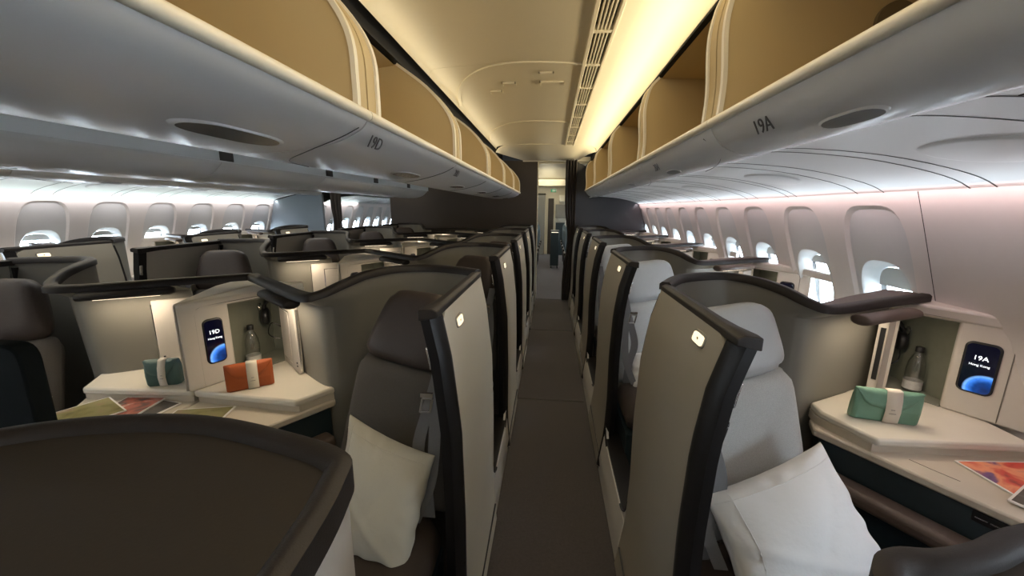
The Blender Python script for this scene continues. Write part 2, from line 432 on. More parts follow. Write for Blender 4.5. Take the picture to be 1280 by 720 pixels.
# ---- aisle ceilings
def ceiling(mir):
    B.mir = mir
    c = thing('ceiling' if not mir else 'ceiling_far', (0, 0, 2.4), kind='structure')
    prof = [(-.80, 2.37), (-.77, 2.41), (-.6, 2.425), (-.30, 2.440), (.0, 2.435), (.165, 2.42)]
    pr = [(p.x, p.y) for p in cr([(a, b, 0) for a, b in prof], 4)]
    ye = 5.7
    ys = [Y0, 2.62, 4.25, ye]
    for a, b in zip(ys[:-1], ys[1:]):
        build('ceiling_panel', MB().loft([[(x, y, z) for x, z in pr]+[(x, y, z+.015) for x, z in pr[::-1]] for y in (a+.002, b-.002)]), 'ceil', c, smooth=60)
    # raised quarter-curve joints
    for y in ys[1:3]:
        path = [(.16, y, 2.417), (.0, y, 2.431), (-.25, y, 2.435), (-.45, y+.06, 2.429), (-.62, y+.25, 2.42), (-.72, y+.5, 2.41), (-.78, y+.8, 2.39)]
        build('joint_trim', MB().strip(cr(path, 5), .022, .010), 'ceil', c)
    # air vent strip with louvre slats
    build('vent_tray', MB().box(.168, .285, Y0, ye, 2.44, 2.445), 'vent', c)
    for x0, x1 in ((.160, .182), (.272, .290)):
        build('vent_rail', MB().box(x0, x1, Y0, ye, 2.405, 2.44), 'ceil', c, bevel=.003)
    for x in (.2, .218, .236, .254):
        build('vent_slat', MB().box(x-.0035, x+.0035, Y0, ye, 2.41, 2.436), 'ceil', c)
    y = .3
    while y < ye:
        build('vent_bridge', MB().box(.18, .275, y, y+.03, 2.408, 2.438), 'ceil', c); y += .46
    # light cove panel to the right of the vent
    build('cove_panel', MB().loft([[(.290, y, 2.42), (.42, y, 2.425), (.52, y, 2.41), (.585, y, 2.375), (.60, y, 2.33), (.61, y, 2.33), (.60, y, 2.39), (.52, y, 2.43), (.29, y, 2.435)] for y in (Y0, ye)]), 'ceil', c, smooth=60)
    # arched end panel stepping down to the doorway
    ep = MB(); N = 16; top = []; bot = []
    arch = [(-.80, 2.33)]+[(-.80+.28*(1-math.cos(t)), 2.33+.11*math.sin(t)) for t in [PI/2*i/6 for i in range(1, 7)]]+[(.42+.17*math.sin(t), 2.33+.11*math.cos(t)) for t in [PI/2*i/6 for i in range(0, 7)]]
    far = [(-.46+(x+.80)*(.86/1.39), 2.335) for x, z in arch]
    ep.loft([[(x, ye, z) for x, z in arch], [(x*.9-.02, ye+.25, z-.02 if z > 2.34 else z) for x, z in arch], [(x, BULK, z) for x, z in far]], close=False)
    build('end_panel', ep, 'ceil', c, smooth=60)
    build('end_trim', MB().tube([(x, ye, z-.004) for x, z in arch], .009, 6), 'ceil', c)
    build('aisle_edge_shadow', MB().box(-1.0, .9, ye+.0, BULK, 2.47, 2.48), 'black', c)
    if not mir:
        for x, y, a, b in ((-.33, 3.02, .05, .035), (-.02, 3.02, .09, .045), (-.06, 2.80, .05, .012), (-.45, 3.2, .05, .03)):
            h = MB(); h.box(x-a, x+a, y-b, y-b+.008, 2.424, 2.436); h.box(x-a, x-a+.008, y-b, y+b, 2.424, 2.436); h.box(x+a-.008, x+a, y-b, y+b, 2.424, 2.436)
            build('access_hatch', h, 'ceil', c)
    # economy ceiling beyond the doorway
    build('far_ceiling', MB().box(-.8, .6, BULK+.05, Y1, 2.30, 2.32), 'ceil', c)
    build('far_step', MB().box(-.8, .6, 10.0, 10.1, 2.12, 2.30), 'ceil', c)
    B.mir = False
ceiling(False); ceiling(True)

# ---- partitions at the end of the business cabin (walls)
bk = thing('wall_rear', (0, BULK, 0), kind='structure')
build('centre_partition', MB().box(-2.86, -.25, BULK, BULK+.06, 0, 2.345), 'brown', bk, bevel=.006)
build('right_partition', MB().ext([(.36, BULK, 0), (1.60, BULK, 0), (1.655, BULK, .8), (1.58, BULK, 1.3), (1.46, BULK, 1.64), (1.46, BULK, 1.80), (.36, BULK, 2.345)], (0, .06, 0)), 'slate', bk)
build('door_post', MB().box(-.25, -.232, BULK-.01, BULK+.08, 0, 2.34), 'lip', bk)
build('door_header', MB().box(-.5, .62, BULK-.01, BULK+.06, 2.325, 2.40), 'ceil', bk)
lp = build('left_partition', MB().ext([(-4.58, 5.95, 0), (-3.62, 5.95, 0), (-3.62, 5.95, 1.74), (-4.0, 5.95, 1.745), (-4.44, 5.95, 1.64), (-4.58, 5.95, 1.1)], (0, .05, 0)), 'bluegrey', bk, bevel=.004)
fw = thing('wall_front', (0, Y0, 0), kind='structure')
build('front_partition', MB().box(-4.75, 1.75, Y0-.06, Y0, 0, 2.65), 'wall', fw)
ft = thing('wall_far', (0, Y1, 0), kind='structure')
build('galley_wall', MB().box(-4.7, 1.7, 13.6, 13.7, 0, 2.5), 'lip', ft)
for x0_, x1_, z0_, z1_, m_ in ((-1.2, -.22, 0, 2.0, 'shell'), (.16, 1.2, 0, 1.1, 'teal'), (.14, .5, 1.25, 1.7, 'shell'), (-.6, -.2, 2.02, 2.06, 'vent'), (.25, .6, 1.8, 2.0, 'lip')):
    build('galley_unit', MB().box(x0_, x1_, 13.3, 13.6, z0_, z1_), m_, ft, bevel=.01)
build('galley_door', MB().box(-.11, .08, 13.55, 13.6, 0, 1.90), 'brown', ft)
# curtains
def curtain(x0, x1, y, z0, z1, label, amp=.03, nf=5, tuck=0):
    mb = MB(); n = 48; rings = []
    for z in [z0+(z1-z0)*i/14 for i in range(15)]:
        t = (z-z0)/(z1-z0); pinch = tuck*math.exp(-((t-.45)/.16)**2)
        ring = []
        for i in range(n+1):
            u = i/n; xx = x0+(x1-x0)*u; xx = xx+(x1-xx)*pinch
            ring.append((xx, y+amp*math.sin(u*nf*2*PI+.5*t)*(1-.4*pinch), z))
        rings.append(ring+[(p[0], p[1]+.006, p[2]) for p in ring[::-1]])
    o = build('curtain', mb.loft(rings), 'curtain', smooth=70); tag(o, label, 'curtain'); return o
curtain(.215, .40, 6.60, .0, 2.33, 'dark brown curtain drawn to the right side of the cabin doorway', .035, 4, .35)
curtain(-3.52, -3.34, 6.0, .9, 1.85, 'dark curtain hanging at the left-hand aisle beside the blue-grey partition', .03, 3, .2)

# ---------------------------------------------------------------- overhead bins
def bin_profile_centre():
    # underside body from front lip round to the inner edge (x, z), aisle at right
    return cr([(-.475, 1.775, 0), (-.50, 1.745, 0), (-.58, 1.712, 0), (-.70, 1.694, 0), (-.82, 1.690, 0), (-.93, 1.700, 0), (-1.02, 1.730, 0), (-1.09, 1.790, 0)], 4)
def bin_profile_side():
    return cr([(.475, 1.805, 0), (.490, 1.775, 0), (.52, 1.742, 0), (.56, 1.724, 0), (.60, 1.716, 0), (.635, 1.720, 0), (.65, 1.75, 0)], 4)
def bin_unit(kind, ya, yb, ea, eb, label):
    s = -1 if kind == 'centre' else 1
    lipx, lipz = (-.475, 1.78) if s < 0 else (.475, 1.81)
    t = thing('overhead_bin', (lipx+s*.3, (ya+yb)/2, lipz), label, 'luggage bin')
    back = (-1.10 if s < 0 else 1.18); topz = 2.20
    prof = bin_profile_centre() if s < 0 else bin_profile_side()
    g = .004
    th = [(p.x, p.y) for p in prof]
    inner = [(x+(0 if i else 0), z+.012) for i, (x, z) in enumerate(th)][::-1]
    build('underside', MB().loft([[(x, y, z) for x, z in th]+[(x, y, z) for x, z in inner] for y in (ea+.003, eb-.003)]), 'bin', t, smooth=60)
    # cream lip
    build('lip', MB().tube([(lipx, ea+.002, lipz), (lipx, eb-.002, lipz)], .012, 10, 1.1), 'lip', t)
    # front edge curve of the end walls
    if s < 0: fe = [(0, 0), (0, .07), (.006, .157), (.043, .234), (.13, .33), (.27, .43)]
    else: fe = [(0, 0), (.004, .10), (-.006, .23), (.0, .30), (.018, .36), (.055, .40)]
    fe = [(p.x, p.y) for p in cr([(lipx+s*a, lipz+b, 0) for a, b in fe], 4)]
    poly = fe+[(back+s*-.06, topz), (back+s*-.1, lipz+.03), (lipx+s*.06, lipz+.0)]
    for y_in, y_out in ((ya, ea+.004), (yb, eb-.004)):
        e = build('end_wall', MB().ext([(x, min(y_in, y_out), z) for x, z in poly], (0, abs(y_out-y_in), 0)), 'tan', t)
        yt = y_in+(.003 if y_out > y_in else -.003)
        build('edge_trim', MB().strip([(x, yt, z) for x, z in fe], .016, .012, side=(0, 1, 0)), 'lip', e)
    # inner liner: floor, curved back, roof
    lx = back
    li = [(lipx+s*.01, lipz+.004), (lipx+s*.06, lipz-.01), (lx-s*.16, lipz+.02), (lx-s*.05, lipz+.10), (lx-s*.03, 2.05), (lx-s*.10, 2.15), (lx-s*.2, 2.185), (fe[-1][0]+s*.01, fe[-1][1]-.004)]
    li = [(p.x, p.y) for p in cr([(a, b, 0) for a, b in li], 4)]
    lo = build('liner', MB().loft([[(x, y, z) for x, z in li] for y in (ya, yb)], close=False), 'tan', t, smooth=70)
    # open door folded up: a curved front panel set a little behind the end-wall edges
    dl = [(x+s*.022, z) for x, z in fe]
    return t, fe, s, lipx, lipz
def bin_front(t, fe, s, ya, yb, lipz, open_from=None):
    return
def oval(t, x, yc, zf, tiltn, a=.09, b=.035, m='black2'):
    mb = MB()
    rings = []
    for rr, dz in ((1.14, .003), (1.09, -.004), (1, -.004), (.93, .004)):
        rings.append([(x+b*rr*math.sin(q), yc+a*rr*(abs(math.cos(q))**.6)*(1 if math.cos(q) > 0 else -1), zf(x+b*rr*math.sin(q))+dz) for q in [i*2*PI/28 for i in range(28)]])
    h = build('lamp_housing', MB().loft(rings[:3], caps=False), 'bin', t, smooth=60)
    build('lamp_lens', MB().loft(rings[2:], caps=True), m, h, smooth=60)
ordn = ['overhead (just behind the viewer)', 'nearest', 'second', 'third', 'fourth', 'fifth', 'farthest']
cs0 = [(-.92, -.02), (-.02, .04)]
def bin_row(kind, mir, spans, where):
    B.mir = mir
    for i, (ya, yb) in enumerate(spans):
        ea = (spans[i-1][1]+ya)/2 if i else ya-.05
        eb = (spans[i+1][0]+yb)/2 if i+1 < len(spans) else yb+.05
        t, fe, s, lipx, lipz = bin_unit(kind, ya, yb, ea, eb, '%s open tan luggage bin %s' % (ordn[i], where))
        prof = bin_profile_centre() if s < 0 else bin_profile_side()
        xs = [p.x for p in prof]; zs = [p.y for p in prof]
        if s < 0: xs = xs[::-1]; zs = zs[::-1]
        zf = lambda x, xs=xs, zs=zs: interp(x, xs, zs)
        if kind == 'centre': oval(t, -.665, .745+(ea-cs0[0][1]) if not mir else (ya+yb)/2, zf, 0, .125, .036, 'lensgrey')
        else: oval(t, .558, ya+.56, zf, 0, .075, .018, 'black2')
        if not mir and i in (2, 3) and kind == 'centre':
            lettering(['19D', '20D'][i-2], .050, (-.504, ya+.035, 1.727), (0, 1, 0), (.48, 0, .87), 'ink', t)
        if not mir and i in (2, 3) and kind == 'side':
            lettering(['19A', '20A'][i-2], .050, (.498, ea-.27, 1.749), (0, -1, 0), (-.45, 0, .89), 'ink', t)
        # curved door-corner seam on the fascia
        if s < 0: path = [(-.492, ya-.08, 1.748), (-.54, ya-.09, 1.722), (-.66, ya-.05, 1.694), (-.80, ya+.08, 1.686), (-.86, ya+.27, 1.688)]
        else: path = [(.487, ya+.02, 1.778), (.52, ya-.005, 1.748), (.56, ya+.05, 1.726), (.60, ya+.18, 1.712), (.625, ya+.35, 1.706)]
        build('door_seam', MB().tube(cr(path, 4), .0013, 5), 'ink', t)
    B.mir = False
cs = [(-.92, -.02), (.08, .96), (1.08, 1.93), (2.05, 2.91), (3.03, 3.89), (4.01, 4.87), (4.99, 5.86)]
rs = [(.28, 1.25), (1.37, 2.21), (2.33, 3.38), (3.50, 4.56), (4.68, 5.70)]
rs = [(-.85, .16)]+rs
bin_row('centre', False, cs, 'above the middle seats, aisle side')
bin_row('side', False, rs, 'along the right-hand wall')
cg = [(-.95, -.02), (.08, 1.03), (1.13, 2.09), (2.19, 3.14), (3.24, 4.02), (4.12, 4.98), (5.08, 5.86)]
bin_row('centre', True, cg, 'above the middle seats, far side')
bin_row('side', True, rs, 'along the left-hand wall')
tg = [o for o in bpy.data.objects if o.name.startswith('overhead_bin') and o['label'].startswith('nearest open tan luggage bin along the right')][0]
build('grommet', MB().tube([(.895, 1.238, 2.045), (.895, 1.252, 2.045)], .05, 24), 'tandark', tg)
# brown filler between the middle bins, dark voids above
gp = thing('trim_3', (XC, 0, 1.85), kind='structure')
build('gap_closure', MB().box(XC-.36, XC+.36, Y0, 5.86, 2.16, 2.17), 'psu', gp)
for sd in (-1, 1):
    build('filler_panel', MB().box(XC+sd*.372-.004, XC+sd*.372+.004, Y0, 5.86, 1.795, 2.16), 'psu', gp)
    for yg in (1.08, 2.14, 3.19, 4.07, 5.03):
        build('filler_strip', MB().box(XC+sd*.366-.006, XC+sd*.366+.006, yg-.045, yg+.045, 1.80, 2.15), 'brown', gp)

for s in (False, True):
    B.mir = s
    vd = thing('trim_%d' % (4+s), (.5, 0, 2.3), kind='structure')
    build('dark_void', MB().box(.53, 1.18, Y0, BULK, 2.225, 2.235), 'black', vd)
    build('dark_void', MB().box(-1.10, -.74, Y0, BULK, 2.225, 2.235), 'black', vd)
    build('cove_back', MB().box(.66, .67, Y0, BULK, 2.235, 2.55), 'black', vd)
    build('cove_back', MB().box(-.86, -.85, Y0, BULK, 2.235, 2.55), 'black', vd)
B.mir = False

# ---------------------------------------------------------------- suites
# kind 'A' = beside the right-hand wall, kind 'D' = middle block; mirrored builds give the two on the far side
ZT = 1.27
SH = {
 'A': dict(path=[(.430, 1.462, 1.27), (.544, 1.640, 1.27), (.741, 1.735, 1.27), (.845, 1.66, 1.265), (.905, 1.555, 1.247), (.960, 1.478, 1.215), (1.03, 1.470, 1.20), (1.28, 1.600, 1.20), (1.57, 1.745, 1.20)],
           lean=1, front=.885, rear=1.46, px=lambda z: interp(z, [0, .25, .45, .74, .98, 1.14, 1.27], [.315, .35, .357, .353, .362, .383, .420]), s=1, pm='panelA', hd='leatherlit', bk='fablit'),
 'D': dict(path=[(-.312, 1.648, 1.27), (-.42, 1.715, 1.27), (-.556, 1.755, 1.27), (-.694, 1.705, 1.27), (-.785, 1.58, 1.262), (-.835, 1.475, 1.24), (-.895, 1.395, 1.21), (-.975, 1.405, 1.20), (-1.24, 1.60, 1.20), (-1.485, 1.783, 1.20)],
           lean=-1, front=1.015, rear=1.65, px=lambda z: -interp(z, [0, .25, .6, .9, 1.13, 1.27], [.225, .243, .243, .25, .275, .303]), s=-1, pm='panelD', hd='leatherbrown', bk='fabbrown'),
}
def rounded_poly(pts, rad, k=5):
    out = []; n = len(pts)
    for i, p in enumerate(pts):
        p = Vector(p); a = Vector(pts[i-1]); b = Vector(pts[(i+1) % n])
        r = rad[i] if isinstance(rad, (list, tuple)) else rad
        if r <= 0: out.append(p); continue
        u = (a-p).normalized(); v = (b-p).normalized()
        p0 = p+u*r; p1 = p+v*r
        for j in range(k+1):
            t = j/k; out.append(p0*(1-t)**2+p*2*t*(1-t)+p1*t*t)
    return out
def panel_skin(mb, yz, px, s, th):
    """plate whose outline is given in (y, z) and whose x follows the bulging profile px(z)"""
    out = [Vector((px(z), y, z)) for y, z in yz]; inn = [Vector((px(z)+s*th, y, z)) for y, z in yz]
    n = len(out); mb.add(out+inn, [(i, (i+1) % n, n+(i+1) % n, n+i) for i in range(n)])
    return out, inn
def skin_grid(px, s, th, y0, y1, z0, z1, nz=48, cr_front=.04):
    """bulged plate between y0(front) and y1(rear); front top corner rounded"""
    mb = MB(); rings = []
    for j in range(nz+1):
        z = z0+(z1-z0)*j/nz
        c = 0
        if z > z1-cr_front: c = cr_front-math.sqrt(max(0, cr_front**2-(z-(z1-cr_front))**2))
        ya = y0+c; yb = y1
        rings.append([(px(z), ya, z), (px(z), yb, z), (px(z)+s*th, yb, z), (px(z)+s*th, ya, z)])
    return mb.loft(rings)
def shell(kind):
    K = SH[kind]; s = K['s']; px = K['px']
    t = thing('suite_shell', (px(0)+s*.4, 1.4, 0))
    P = cr(K['path'], 6)
    def wpt(p, z):      # the low part of the wall steps back under its rim
        wgt = max(0, (1.27-p.z)/.07)
        return Vector((p.x+s*interp(z, [0, .78, 1.16], [.05, .02, 0])*wgt, p.y+interp(z, [0, .78, 1.15, 1.185], [.135, .115, .085, .01])*wgt, z))
    # wall stops where the storage cabinet begins
    Q = [p for p in P if (p.x < 1.47 if s > 0 else p.x > -1.28)]
    rings = []
    for i, p in enumerate(Q):
        tg = (Q[min(i+1, len(Q)-1)]-Q[max(i-1, 0)]); tg.z = 0; n = tg.normalized().cross(Vector((0, 0, 1)))*(.014)
        ct_ = [p-Vector((0, 0, .01))]+[wpt(p, z) for z in (1.185, 1.15, .78, 0)]
        rings.append([c+n for c in ct_]+[c-n for c in ct_[::-1]])
    build('shell_wall', MB().loft(rings), 'shell', t, smooth=50)
    # padded rim that follows the whole top edge
    rr = []
    for i, p in enumerate(P):
        tg = (P[min(i+1, len(P)-1)]-P[max(i-1, 0)]); tz = Vector((tg.x, tg.y, 0)).normalized(); n = tz.cross(Vector((0, 0, 1)))
        f = i/len(P); wd = .021+.010*(1 if p.z < 1.205 and kind == 'D' else 0)
        off = 0
        if p.z < 1.205: off = -.012*s
        rr.append([p+n*wd+Vector((0, 0, z)) for z in (-.012, .010)]+[p+n*wd*.6+Vector((0, 0, .018)), p-n*wd*.6+Vector((0, 0, .018))]+[p-n*wd+Vector((0, 0, z)) for z in (.010, -.012)])
    build('rim', MB().loft(rr), 'rim', t, smooth=60)
    if kind == 'A':
        cap = MB().poly([(1.03, 1.475), (1.56, 1.745), (1.585, 1.80), (1.50, 1.86), (1.22, 1.68), (1.02, 1.53)], 1.188, 1.212)
        build('ledge_cap', cap, 'armrest', t, bevel=.006)
    # aisle side panel
    f, r = K['front'], K['rear']
    build('aisle_panel', skin_grid(px, s, .022, f, r, .03, ZT-.012, cr_front=.06), K['pm'], t, smooth=50)
    # dark top cap over the panel, widening into a small horn at its front corner
    xt = px(ZT)
    cp = MB().loft([[(xt-s*.004, y, ZT-.014), (xt-s*.003, y, ZT+.004), (xt+s*.012, y, ZT+.011), (xt+s*(.036+h), y, ZT+.006), (xt+s*(.036+h), y, ZT-.02-d), (xt+s*.02, y, ZT-.02)] for y, h, d in ((f-.028, .016, .004), (f+.0, .018, .006), (f+.06, .006, .004), (f+.14, 0, 0), (r+.005, 0, 0))])
    build('top_cap', cp, 'rim', t, bevel=.003)
    # black gloss frame round the door opening: front edge of the panel
    fr = MB(); rings = []
    for j in range(21):
        z = .04+(ZT-.014-.04)*j/20; x = px(z)
        c = 0
        rings.append([(x-s*.003, f-.004+c, z), (x+s*.022, f-.028+c, z), (x+s*.052, f-.020+c, z), (x+s*.052, f+.03, z), (x+s*.022, f+.035, z), (x-s*.003, f+.016+c, z)])
    build('front_edge', fr.loft(rings), 'blacktrim', t, smooth=50)
    # rear inner edge: black door pocket behind the panel
    rings = []
    for j in range(13):
        z = .20+(ZT-.03-.20)*j/12; x = px(z)
        rings.append([(x+s*.004, r-.01, z), (x+s*.004, r+.018, z), (x+s*.05, r+.022, z), (x+s*.05, r-.01, z)])
    build('door_pocket', MB().loft(rings), 'blacktrim', t, smooth=50)
    # low sill that carries on in front of the opening, with its rounded-off base
    zs_ = [0.0, .04, .09, .15, .20, .24]
    y_rear = f+.01; y_front = f-PITCH+(r-f)-.0
    build('door_sill', MB().loft([[(px(z)+s*(.0 if z > .05 else .012), yy, z) for z in zs_]+[(px(z)+s*.09, yy, z) for z in zs_[::-1]] for yy in (y_front+.0, y_rear)]), 'sill', t, bevel=.008, smooth=50)
    sp = MB().strip([(px(.24)+s*.02, yy, .246) for yy in (y_front+.02, y_rear)], .05, .012)
    sp = MB().strip([(px(.24)+s*.048, yy, .244) for yy in (y_front+.02, y_rear)], .088, .012)
    build('sill_track', sp, 'blacktrim', t)
    R_ = .11; bowed = [(0, 0), (0, R_)]+[(R_*(1-math.cos(q)), R_*(1-math.sin(q))) for q in [PI/2*k/8 for k in range(1, 8)]]+[(R_, 0)]
    for y_, sg in ((y_front+.0, 1), (f+.0, -1)):
        pts = [(px(.235+b)+s*.002, y_+sg*a, .235+b) for a, b in bowed]
        build('corner_fillet', MB().ext(pts, (s*.018, 0, 0)), 'sill', t)
        build('corner_trim', MB().tube([(px(.235+b)+s*.002, y_+sg*a, .236+b) for a, b in bowed[1:]], .005, 5), 'blacktrim', t)
    build('kick_seam', MB().tube([(px(.12)-s*.002, f+.02, .10), (px(.12)-s*.002, r-.02, .13)], .004, 5), 'black2', t)
    # chrome door catch
    build('door_catch', MB().loft([[(px(z)+s*.052, f-.018, z), (px(z)+s*.060, f-.016, z), (px(z)+s*.060, f+.0, z), (px(z)+s*.052, f+.0, z)] for z in (1.10, 1.12, 1.15, 1.165)]), 'chrome', t, bevel=.003)
    # lit privacy badge
    zb = 1.215 if kind == 'A' else 1.195; yb = f+.145 if kind == 'A' else f+.17
    def badge(a, b, d):
        return [(px(zb+b*math.copysign(abs(math.sin(q))**.4, math.sin(q)))-s*d, yb+a*math.copysign(abs(math.cos(q))**.4, math.cos(q)), zb+b*math.copysign(abs(math.sin(q))**.4, math.sin(q))) for q in [i*2*PI/28 for i in range(28)]]
    bz = build('badge_frame', MB().loft([badge(.040, .019, -.002), badge(.039, .018, .0040)]), 'shell', t)
    build('badge_light', MB().loft([badge(.034, .0135, .002), badge(.034, .0135, .0060)]), 'badge', bz)
    gx = px(zb)-s*.0068
    build('badge_glyph', MB().box(min(gx, gx+s*.001), max(gx, gx+s*.001), yb-.004, yb+.004, zb-.004, zb+.004), 'glyph', bz)
    # dark bar reading lamp on the low wall
    a, b = (((1.105, 1.445, 1.168), (1.415, 1.60, 1.168)) if kind == 'A' else ((-1.005, 1.385, 1.168), (-1.27, 1.575, 1.168)))
    a, b = Vector(a), Vector(b); e = (b-a).normalized(); n = e.cross(Vector((0, 0, 1)))*(1 if s > 0 else -1); rings = []
    for tt, k in ((0, .35), (.012, .75), (.03, 1), (.95, 1), (1, .6)):
        c = a.lerp(b, tt); rings.append([c+n*(.034*math.cos(q))*k+Vector((0, 0, (.017*math.sin(q)+(.004 if math.sin(q) > 0 else 0))*k)) for q in [i*2*PI/14 for i in range(14)]])
    L = build('reading_lamp', MB().loft(rings), 'armrest' if kind == 'A' else 'rim', t, smooth=60)
    c = a.lerp(b, .5)-n*.006; h = e*.11
    build('lamp_lens', MB().ext([c-h-n*.008-Vector((0, 0, .0185)), c+h-n*.008-Vector((0, 0, .0185)), c+h+n*.008-Vector((0, 0, .0185)), c-h+n*.008-Vector((0, 0, .0185))], (0, 0, .004)), 'lampglow', L)
    c = a.lerp(b, .5)+Vector((0, 0, -.026)); lc = fv(c); ex_ = fv(b)-fv(a)
    al = bpy.data.lights.new('reading_light', 'AREA'); al.shape = 'RECTANGLE'; al.size = .26; al.size_y = .02; al.energy = .8; al.color = (1, .82, .60)
    lo = bpy.data.objects.new('reading_light', al); COL.objects.link(lo); lo.parent = t; lo.location = lc-Vector(t.location); lo.rotation_euler = (0, 0, math.atan2(ex_.y, ex_.x))
    return t
def seat(kind):
    K = SH[kind]; s = K['s']
    t = thing('passenger_seat', (K['px'](0)+s*.4, 1.2, 0))
    if kind == 'D':
        h = [(-.630, 1.545, 1.215), (-.37, 1.435, 1.215), (-.36, 1.315, .925), (-.760, 1.455, .945)]
        b = [(-.755, 1.480, .960), (-.35, 1.325, .940), (-.34, 1.18, .46), (-.835, 1.330, .46)]
        cx = [(-.83, 1.30), (-.34, 1.14), (-.33, .70), (-.80, .72)]
    else:
        h = [(.470, 1.395, 1.195), (.800, 1.500, 1.225), (.880, 1.450, .975), (.455, 1.290, .920)]
        b = [(.450, 1.310, .945), (.882, 1.455, .985), (.945, 1.300, .46), (.43, 1.130, .46)]
        cx = [(.43, 1.10), (.94, 1.28), (.92, .72), (.43, .70)]
    if kind == 'A': hh = cushion(h, .13, 7, .5, 16, round_=5)
    else: hh = cushion([h[0], h[1], h[2], h[3]], .13, 7, .5, 16, round_=5)
    ho = build('headrest', hh, K['hd'], t, smooth=80)
    build('backrest', cushion(b, .14, 9, .5, 16, round_=18), K['bk'], t, smooth=80)
    build('head_seam', MB().tube([Vector(h[0]).lerp(Vector(h[1]), q)+Vector((0, -.050, -.035)) for q in (.06, .3, .7, .94)], .0025, 5), K['hd'], ho)
    build('seat_cushion', cushion([(x, y, .43) for x, y in cx], .15, 9, .5, 14, nrm=(0, 0, 1), round_=9), 'leatherbrown', t, smooth=80)
    build('seat_base', MB().poly([(x*.97+s*.02, y) for x, y in cx], .0, .36), 'teal', t)
    # belt webbing hanging beside the backrest, with a buckle
    x0 = h[1][0] if kind == 'D' else h[0][0]
    y0 = 1.2 if kind == 'D' else 1.13
    xo = s*.004
    p = [(x0-xo*0+s*.01, y0+.10, 1.02), (x0+s*.02, y0+.02, .93), (x0+s*.035, y0-.02, .86), (x0+s*.06, y0-.05, .74), (x0+s*.03, y0-.07, .62), (x0+s*.02, y0-.08, .50)]
    bl = build('seat_belt', MB().strip(cr(p, 5), .042, .004, side=(1, 0, 0)), 'belt', t)
    p2 = [(x0+s*.015, y0+.0, .93), (x0-s*.0, y0-.05, .80), (x0+s*.01, y0-.09, .64), (x0+s*.06, y0-.12, .51)]
    build('seat_belt', MB().strip(cr(p2, 5), .040, .004, side=(1, 0, 0)), 'belt', t)
    bx = x0+s*.035; by = y0-.03
    bu = MB()
    for a, b_ in (((-.017, .0), (-.017, .05)), ((.017, .0), (.017, .05)), ((-.017, .0), (.017, .0)), ((-.017, .05), (.017, .05))):
        bu.tube([(bx+a[0]+.2*a[1], by-.01, .875+a[1]), (bx+b_[0]+.2*b_[1], by-.01, .875+b_[1])], .005, 6)
    bu.box(bx-.012, bx+.03, by-.016, by-.006, .93, .945)
    build('belt_buckle', bu, 'chrome', bl)
    return t
def lbox(mb, P0, e, n, u0, u1, d0, d1, z0, z1):
    """box in a cabinet's own frame: u along the face, d outwards"""
    q = [P0+e*u+n*d for u, d in ((u0, d0), (u1, d0), (u1, d1), (u0, d1))]
    return mb.ext([(p.x, p.y, z0) for p in q], (0, 0, z1-z0))
